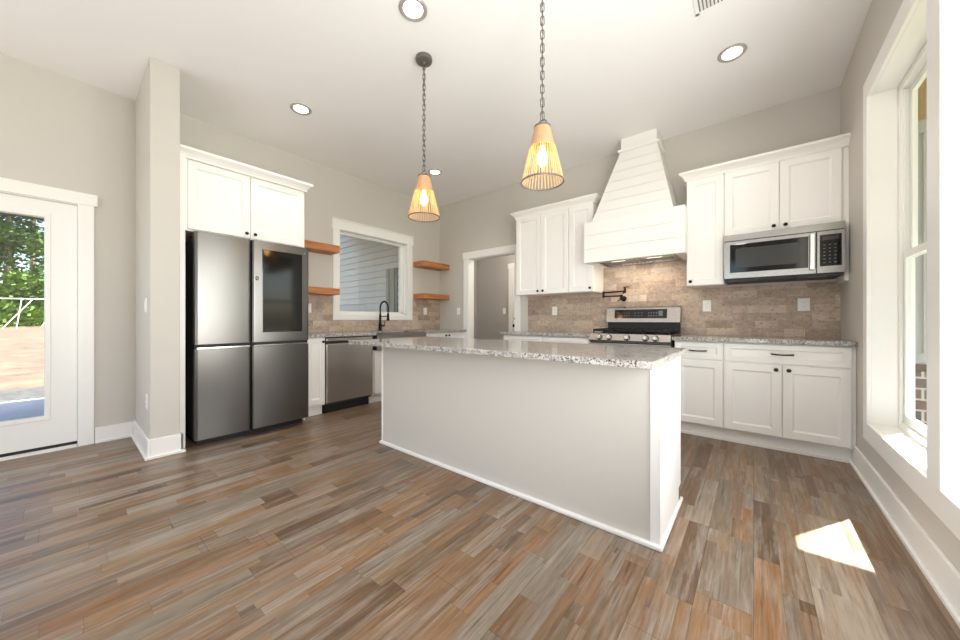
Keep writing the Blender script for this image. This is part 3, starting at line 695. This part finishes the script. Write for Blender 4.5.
disp = MB().loft([[(a, slope(1.09) - .002, 1.09), (b, slope(1.09) - .002, 1.09), (b, slope(1.192) - .002, 1.192), (a, slope(1.192) - .002, 1.192)], [(a, slope(1.09) + .002, 1.09), (b, slope(1.09) + .002, 1.09), (b, slope(1.192) + .002, 1.192), (a, slope(1.192) + .002, 1.192)]]).build('control_display', 'black_gloss', t); disp['label'] = 'black glass control display'
def on_bg(mb, x0, x1, z0, z1):
    e = .0026; mb.add([(x0, slope(z0) - e, z0), (x1, slope(z0) - e, z0), (x1, slope(z1) - e, z1), (x0, slope(z1) - e, z1)], [(0, 1, 2, 3)])
mb = MB(); on_bg(mb, -.818, -.776, 1.115, 1.172); mb.build('clock_panel', 'key_grey', disp)
for r in range(2):
    for x0, dx, n_k, w_k, z0_, dz in ((-1.265, .026, 6, .012, 1.118, .006), (-1.07, .035, 3, .018, 1.118, .006), (-.925, .026, 4, .014, 1.114, .010)):
        for c in range(n_k):
            mb = MB(); on_bg(mb, x0 + c * dx, x0 + c * dx + w_k, z0_ + r * .03, z0_ + dz + r * .03); mb.build('key', 'key_grey', disp)

# pot filler
t = thing('pot_filler', (-1.21, YN - .01, 1.31), 'dark bronze folding pot filler faucet on the stone tiles above the stove', 'faucet')
y_ = 4.14
MB().lathe((-1.21, YN - .01, 1.31), [(.032, 0), (.032, .008), (.016, .012), (.014, .09), (.014, .11)], (0, -1, 0), 20).build('wall_flange', 'bronze', t, smooth=True)
MB().cyl((-1.21, y_, 1.30), (-1.21, y_, 1.352), .014).cyl((-1.21, y_, 1.34), (-1.42, y_, 1.34), .009).cyl((-1.42, y_, 1.325), (-1.42, y_, 1.40), .014).build('lower_arm', 'bronze', t, smooth=True)
MB().cyl((-1.42, y_, 1.385), (-1.17, y_, 1.392), .009).cyl((-1.17, y_, 1.372), (-1.17, y_, 1.425), .013).tube([(-1.17, y_, 1.40), (-1.17, y_ - .03, 1.40), (-1.17, y_ - .05, 1.39), (-1.17, y_ - .055, 1.36)], .009).build('upper_arm', 'bronze', t, smooth=True)
MB().cyl((-1.17, y_, 1.425), (-1.17, y_, 1.44), .008).cyl((-1.19, y_, 1.44), (-1.125, y_, 1.44), .0055).build('lever', 'bronze', t, smooth=True)
MB().cyl((-1.21, y_, 1.30), (-1.255, y_ - .02, 1.275), .0055).build('lever', 'bronze', t, smooth=True)

t.location.z += .015

# ------------------------------------------------------------------ sink run (west wall)
fS_ = F('W', -3.77)
def west_unit(ya, yb, label, door_z1, doors):
    t = thing('base_cabinet', (-4.07, (ya + yb) / 2, 0), label, 'cabinet')
    B(XW + .004, -3.77, ya, yb - (.004 if yb == 4.25 else 0), .115, door_z1 + .006).build('body', 'cabinet_paint', t)
    B(XW + .004, -3.835, ya, yb - (.004 if yb == 4.25 else 0), 0, .115).build('toe_kick', 'cabinet_paint', t)
    for a, b, k in doors:
        d = panel_door(fS_, a, b, .135, door_z1).build('door', 'cabinet_paint', t); knob(fS_, k, door_z1 - .045, .02, d)
    return t
west_unit(1.64, 1.865, 'narrow white base cabinet between refrigerator and dishwasher', .872, [(1.65, 1.86, 1.83)])
west_unit(2.475, 3.36, 'white base cabinet under the apron sink', .675, [(2.50, 2.915, 2.88), (2.92, 3.34, 2.955)])
t2 = west_unit(3.36, 4.25, 'white corner base cabinet between the sink and the hall doorway', .872, [(3.365, 3.80, 3.77), (3.805, 4.235, 3.84)])
t = thing('dishwasher', (-4.05, 2.17, 0), 'stainless steel dishwasher between the narrow cabinet and the sink', 'dishwasher')
B(XW + .02, -3.785, 1.869, 2.471, .10, .87).build('body', 'grey_side', t)
B(-4.2, -3.83, 1.88, 2.46, 0, .10).build('kick_plate', 'black_matte', t)
fdw = F('W', -3.785); mb = MB(); fdw.box(mb, 1.872, 2.468, 0, .045, .125, .80); mb.build('door', 'dishwasher_steel', t, bevel=.008)
mb = MB(); fdw.box(mb, 1.872, 2.468, 0, .045, .826, .868); mb.build('control_strip', 'dishwasher_steel', t, bevel=.006)
mb = MB(); fdw.box(mb, 1.88, 2.46, 0, .022, .80, .826); mb.build('handle_pocket', 'black_matte', t)
mb = B(XW, -3.712, 1.647, 2.50, .878, .913); mb.box(XW, -4.215, 2.50, 3.33, .878, .913).box(XW, -3.712, 3.33, 4.25, .878, .913)
tag(mb.build('countertop', 'granite', at=(-4.05, 2.9, .878)), 'grey granite countertop with the sink cut-out, under the kitchen window', 'countertop')
# apron sink
sy0, sy1, sxb, sxf = 2.502, 3.328, -4.213, -3.70
R = lambda i, z: [(sxb + i, sy0 + i, z), (sxf - i, sy0 + i, z), (sxf - i, sy1 - i, z), (sxb + i, sy1 - i, z)]
t = thing('sink', (-3.96, 2.915, .683), 'stainless steel apron-front sink set in the countertop below the window', 'sink')
MB().loft([R(0, .684), R(0, .882), R(.003, .885), R(.018, .885), R(.022, .88), R(.03, .71)]).build('basin', 'sink_steel', t)
MB().lathe((-3.96, 2.915, .711), [(.045, 0), (.042, .003), (.03, .002)], n=24).build('drain', 'chrome', t)
# faucet
fx, fy = -4.29, 2.955
t = thing('kitchen_faucet', (fx, fy, .913), 'tall black spring-neck kitchen faucet behind the sink', 'faucet')
MB().lathe((fx, fy, .913), [(.03, 0), (.03, .006), (.023, .012), (.023, .10), (.016, .115), (.016, .24)], n=20).build('stem', 'black_metal', t, smooth=True)
arc = [(fx, fy, 1.15)] + [(fx, fy, 1.15 + .03 * k) for k in range(1, 4)] + [(fx + .095 - .095 * math.cos(a), fy, 1.245 + .095 * math.sin(a)) for a in [PI * k / 14 for k in range(1, 14)]] + [(fx + .19, fy, 1.245 - .04 * k) for k in range(0, 3)]
pts = []; rad = []
for i in range(len(arc) - 1):
    for k in range(4):
        p = Vector(arc[i]).lerp(Vector(arc[i + 1]), k / 4); pts.append(p); rad.append(.0125 if (len(pts) % 2) else .0095)
MB().tube(pts, rad, 10).build('spring_neck', 'black_metal', t, smooth=True)
MB().lathe((fx + .19, fy, 1.17), [(.012, 0), (.016, -.01), (.017, -.08), (.023, -.095), (.023, -.11)], n=16).build('spray_head', 'black_metal', t, smooth=True)
MB().cyl((fx, fy, 1.125), (fx + .185, fy, 1.125), .007).build('support_arm', 'black_metal', t, smooth=True)
MB().cyl((fx, fy, .985), (fx + .075, fy + .02, .985), .012).cyl((fx + .07, fy + .02, .98), (fx + .085, fy + .025, 1.06), .006).build('lever', 'black_metal', t, smooth=True)

# floating shelves
def shelf(ya, yb, z0, z1, label):
    o = B(XW, -4.125, ya, yb, z0, z1).build('floating_shelf', 'cedar', bevel=.004, at=(XW, (ya + yb) / 2, z0))
    return tag(o, label, 'shelf', 'floating wooden shelves by the kitchen window')
xw_ = XW + .022
shelf(1.652, 2.238, 1.93, 2.02, 'thick reddish wooden floating shelf beside the refrigerator, the higher of that pair')
shelf(1.652, 2.238, 1.392, 1.472, 'thick reddish wooden floating shelf beside the refrigerator, the lower of that pair')
shelf(3.652, YN, 1.945, 2.032, 'thick reddish wooden floating shelf in the room corner, the higher of that pair')
shelf(3.652, YN, 1.42, 1.502, 'thick reddish wooden floating shelf in the room corner, the lower of that pair')

# ------------------------------------------------------------------ pendants
def pendant(px, py, label):
    t = thing('pendant_lamp', (px, py, ZC), label, 'pendant lamp', 'pendant lamps over the island')
    MB().lathe((px, py, ZC), [(.062, 0), (.064, -.012), (.06, -.03), (.05, -.034), (.014, -.036), (.010, -.05)], n=28).build('canopy', 'iron', t, smooth=True)
    # chain of links
    mb = MB(); z = ZC - .05; k = 0; zt = 2.226
    n_ = 21; step = (z - zt) / n_
    for i in range(n_):
        zc = z - (i + .5) * step; hl = step * .5 + .007; w = .0105; a0 = PI / 2 * (i % 2) + .4
        ring = []
        for j in range(14):
            a = 2 * PI * j / 14; s_ = math.cos(a); c_ = math.sin(a)
            off = (hl - w) * (1 if c_ > 0 else -1)
            ring.append((px + w * s_ * math.cos(a0), py + w * s_ * math.sin(a0), zc + w * c_ + off))
        mb.tube(ring, .003, 5, closed=True)
    mb.build('chain', 'iron', t, smooth=True)
    cord = [(px + .004 * math.sin(i * 1.7), py + .004 * math.cos(i * 1.7), z - i * (z - zt) / 30) for i in range(31)]
    MB().tube(cord, .0022, 5).build('cord', 'dark_plastic', t)
    hp = MB().tube([(px + .03 * math.cos(a), py, 2.190 + .034 * math.sin(a)) for a in [PI * i / 12 for i in range(13)]], .004, 6)
    hp.build('hanging_loop', 'iron', t, smooth=True)
    MB().lathe((px, py, 2.178), [(.046, 0), (.048, .004), (.046, .010), (.02, .012)], n=28).build('top_cap', 'iron', t, smooth=True)
    z0, z1, z2 = 2.176, 2.06, 1.865; r0, r1, r2 = .046, .072, .120
    MB().lathe((px, py, 0), [(r0 - .004, z0), (r0, z0), (r1, z1), (r1 - .004, z1), (r0 - .004, z0 - .002)], n=36, cap0=False, cap1=False).build('rope_collar', 'rope', t, smooth=True)
    mb = MB()
    for k in range(36):
        a = 2 * PI * k / 36; ca, sa = math.cos(a), math.sin(a)
        mb.cyl((px + r1 * ca, py + r1 * sa, z1 + .004), (px + r2 * ca, py + r2 * sa, z2), .0026, n=5)
    mb.build('rattan_shade', 'rattan', t, smooth=True)
    mb = MB()
    for r, z, rr in ((r2, z2, .0045),): mb.tube([(px + r * math.cos(2 * PI * i / 40), py + r * math.sin(2 * PI * i / 40), z) for i in range(40)], rr, 6, closed=True)
    mb.build('rim', 'iron', t, smooth=True)
    MB().cyl((px, py, 2.172), (px, py, 2.07), .02, n=16).build('socket', 'rattan', t, smooth=True)
    b = MB().lathe((px, py, 0), [(.0125, 2.07), (.015, 2.055), (.026, 2.025), (.029, 2.0), (.024, 1.975), (.011, 1.958), (.0, 1.956)], n=18).build('bulb', 'bulb_glow', t, smooth=True)
    b['label'] = 'glowing warm bulb'
    light('pendant_glow', 'POINT', (px, py, 2.02), 3.0, (1, .68, .36), shadow_soft_size=.03)
pendant(-1.985, 1.762, 'chain-hung pendant lamp with woven shade, the farther one, over the sink end of the island')
pendant(-.948, 1.742, 'chain-hung pendant lamp with woven shade, the nearer one, over the stove end of the island')

# recessed lights, vent
def downlight(x, y, label):
    t = thing('recessed_light', (x, y, ZC), label, 'ceiling light', 'recessed ceiling lights')
    MB().lathe((x, y, ZC), [(.092, 0), (.092, -.004), (.086, -.010), (.070, -.007), (.062, -.002), (.062, 0)], n=36).build('trim_ring', 'nickel', t, smooth=True)
    q = MB().lathe((x, y, ZC), [(.063, -.0028), (.063, -.004), (.0, -.005)], n=32).build('lens', 'downlight_lens', t); q['label'] = 'lit white lens'
    light('downlight_beam', 'SPOT', (x, y, ZC - .02), 14, (1, .96, .92), spot_size=math.radians(130), spot_blend=.8, shadow_soft_size=.06)
downlight(-1.728, 1.44, 'round recessed ceiling light above the near side of the island, between the pendants')
downlight(-3.385, 1.443, 'round recessed ceiling light in front of the refrigerator cabinet')
downlight(-.128, 3.203, 'round recessed ceiling light before the microwave, nearest the window wall')
downlight(-3.397, 3.214, 'round recessed ceiling light near the sink and hall doorway corner')
t = thing('ceiling_vent', (-.16, 2.5, ZC), 'white slatted air vent in the ceiling', 'air vent')
mb = MB(); vx0, vx1, vy0, vy1 = -.30, -.02, 2.34, 2.66
mb.box(vx0, vx1, vy0, vy0 + .022, ZC - .008, ZC).box(vx0, vx1, vy1 - .022, vy1, ZC - .008, ZC).box(vx0, vx0 + .022, vy0, vy1, ZC - .008, ZC).box(vx1 - .022, vx1, vy0, vy1, ZC - .008, ZC)
mb.build('frame', 'trim_paint', t, bevel=.002)
B(vx0 + .02, vx1 - .02, vy0 + .02, vy1 - .02, ZC - .002, ZC).build('backing', 'key_grey', t)
mb = MB()
for k in range(12):
    x = vx0 + .03 + k * .0195; mb.loft([[(x, vy0 + .02, ZC - .002), (x + .003, vy0 + .02, ZC - .002), (x + .013, vy0 + .02, ZC - .007), (x + .010, vy0 + .02, ZC - .007)], [(x, vy1 - .02, ZC - .002), (x + .003, vy1 - .02, ZC - .002), (x + .013, vy1 - .02, ZC - .007), (x + .010, vy1 - .02, ZC - .007)]])
mb.build('slats', 'trim_paint', t)

# ------------------------------------------------------------------ outside, west: patio, yard, trees, house wing
XO = XW - .2
def ground(name, pts, m):
    return struct(MB().loft([[(x, y, z - .1) for x, y, z in pts], pts]).build(name, m))
ground('ground_patio', [(XP - .125, -7, -.03), (XP - .125, 3.85, -.03), (-8.3, 3.85, -.10), (-8.3, -7, -.10)][::-1], 'concrete')
ground('ground_gravel', [(-8.3, -14, -.13), (-8.3, 3.85, -.13), (-10.2, 6, -.16), (-10.2, -14, -.16)][::-1], 'gravel')
ground('ground_yard', [(-10.2, -26, -.16), (-10.2, 26, -.16), (-40, 40, .58), (-40, -40, .58)][::-1], 'straw')
ground('ground_grass', [(-40, -40, .58), (-40, 40, .58), (-60, 60, 1.3), (-60, -60, 1.3)][::-1], 'lawn')
def crown_mesh(h, w, n, seed, base=.1):
    rnd = random.Random(seed); vs = []; fs = []
    blobs = []
    for k in range(16):
        q = rnd.uniform(base, 1); r = w * (1.05 - .75 * q) * .62; a = rnd.uniform(0, 2 * PI)
        blobs.append((r * .8 * math.cos(a), r * .8 * math.sin(a), q * h, r * .75 + .5))
    for k in range(n):
        bx, by, bz, br = rnd.choice(blobs)
        d = Vector((rnd.gauss(0, 1), rnd.gauss(0, 1), rnd.gauss(0, 1))).normalized() * br * rnd.random() ** .4
        p = Vector((bx, by, bz + d.z * .55)) + Vector((d.x, d.y, 0))
        u = Vector((rnd.gauss(0, 1), rnd.gauss(0, 1), rnd.gauss(0, .5))).normalized(); v = u.orthogonal().normalized()
        s = rnd.uniform(.10, .30); i = len(vs)
        vs += [p - u * s, p - v * s * .45, p + u * s, p + v * s * .45]; fs.append((i, i + 1, i + 2, i + 3))
    return MB().add(vs, fs)
def tree(x, y, z, h, w, leaf, seed, label, base=.12, n=1500):
    t = thing('tree', (x, y, z), label, 'tree', 'trees beyond the yard')
    MB().tube([(x, y, z - .2), (x + .1, y + .05, z + h * .4), (x, y + .1, z + h * .85)], [.24, .16, .05], 8).build('trunk', 'bark', t, smooth=True)
    mb = crown_mesh(h, w, n, seed, base); mb.v = [(a + x, b + y, c + z) for a, b, c in mb.v]; mb.build('crown', leaf, t)
    return t
spec = [(-43, -2.6, 13.5, 3.2, 'leaf_pine', 'dark green pine seen at the middle of the glass door'), (-42.5, -.4, 13, 3.0, 'leaf_green', 'mid green tree behind the white frame in the yard'),
        (-44, -4.6, 14, 3.2, 'leaf_green', 'tall green tree at the edge of the door glass farthest from the hinges'), (-47, -1.6, 16, 3.6, 'leaf_pine', 'tall dark pine rising behind the front row of trees'),
        (-47, 1.4, 15, 3.6, 'leaf_green', 'green tree at the hinge-side edge of the door glass'), (-41.5, -1.7, 3.6, 2.0, 'leaf_light', 'low bright green bush in front of the trees'), (-41.3, -3.8, 3.2, 2.0, 'leaf_light', 'low yellow-green bush beside the white yard frame')]
for i, (x, y, h, w, lf, lb) in enumerate(spec): tree(x, y, .62, h, w, lf, i, lb, .06, 3200)
for i, y in enumerate((-8, -12, -16.5, -21, 5, 9, 13.5)):
    tree(-44 - (i % 3) * 1.5, y, .65, 12 + (i * 37 % 5), 3.4, 'leaf_green' if i % 2 else 'leaf_pine', 40 + i, 'green tree in the row along the yard edge, out past the visible door glass', .06, 900)
# pale pole frame in front of the trees
t = thing('pole_frame', (-38.5, -1.2, .55), 'pale weathered rail on slanted legs in front of the trees', 'rail fence')
MB().tube([(-38.5, -5.5, 2.42), (-38.5, .4, 2.55)], .04, 6).build('rail', 'grey_wood', t)
for a, b in ((-1.75, -1.95), (-1.3, -2.5), (-.2, -.95), (-.75, -.4), (-.35, -.4), (-3.9, -4.6)):
    MB().tube([(-38.5, a, 2.48), (-38.3, b, .5)], .03, 6).build('leg', 'grey_wood', t)

# house wing seen through the kitchen window: lap siding, rake, downspout
WY = 3.9
mb = MB(); ex = .125; n_ = 30
for k in range(n_):
    z = -.1 + k * ex; mb.loft([[(x, y, zz) for y, zz in ((WY + .03, z), (WY - .034, z), (WY - .002, z + ex), (WY + .03, z + ex))] for x in (-15, XO)])
struct(mb.build('wall_wing', 'siding'))
struct(MB().box(-5.40, -5.08, WY - .05, WY - .0, -.1, 2.03).box(-5.36, -5.31, WY - .065, WY - .05, -.1, 2.03).box(-5.19, -5.14, WY - .065, WY - .05, -.1, 2.03).build('trim_wing', 'tan_trim'))
struct(B(-6.9, XO - .02, -7, WY - .03, 2.98, 3.14).build('roof_patio', 'dark_wood'))

# outside, east: porch
struct(B(.755, 4.2, -6, 4.2, -.2, -.05).build('ground_porch', 'porch_slab'))
struct(B(.757, 3.4, -6, 3.9, 2.75, 2.9).build('roof_porch', 'porch_wood'))
struct(B(.757, 3.3, 3.50, 3.69, 2.35, 2.75).build('beam_porch', 'porch_wood'))
t = thing('porch_column', (.82, 3.59, -.05), 'white box column on a brick base outside the window', 'column')
B(.757, .888, 3.46, 3.69, -.05, .74).build('brick_base', 'brick', t)
B(.757, .892, 3.452, 3.70, .74, .785).build('cap', 'straw', t, bevel=.005)
cw = B(.757, .87, 3.48, 3.67, .785, 2.35); cw.box(.757, .888, 3.46, 3.69, 2.27, 2.35).box(.757, .885, 3.465, 3.685, .785, .86)
for x in (.80, .845): cw.box(x, x + .025, 3.47, 3.48, .86, 2.27)
cw.build('box_column', 'column_paint', t)
struct(B(4.2, 40, -30, 60, -.4, -.25).build('ground_east', 'lawn'))
struct(B(.755, 4.2, 4.2, 60, -.4, -.25).build('ground_north', 'lawn'))
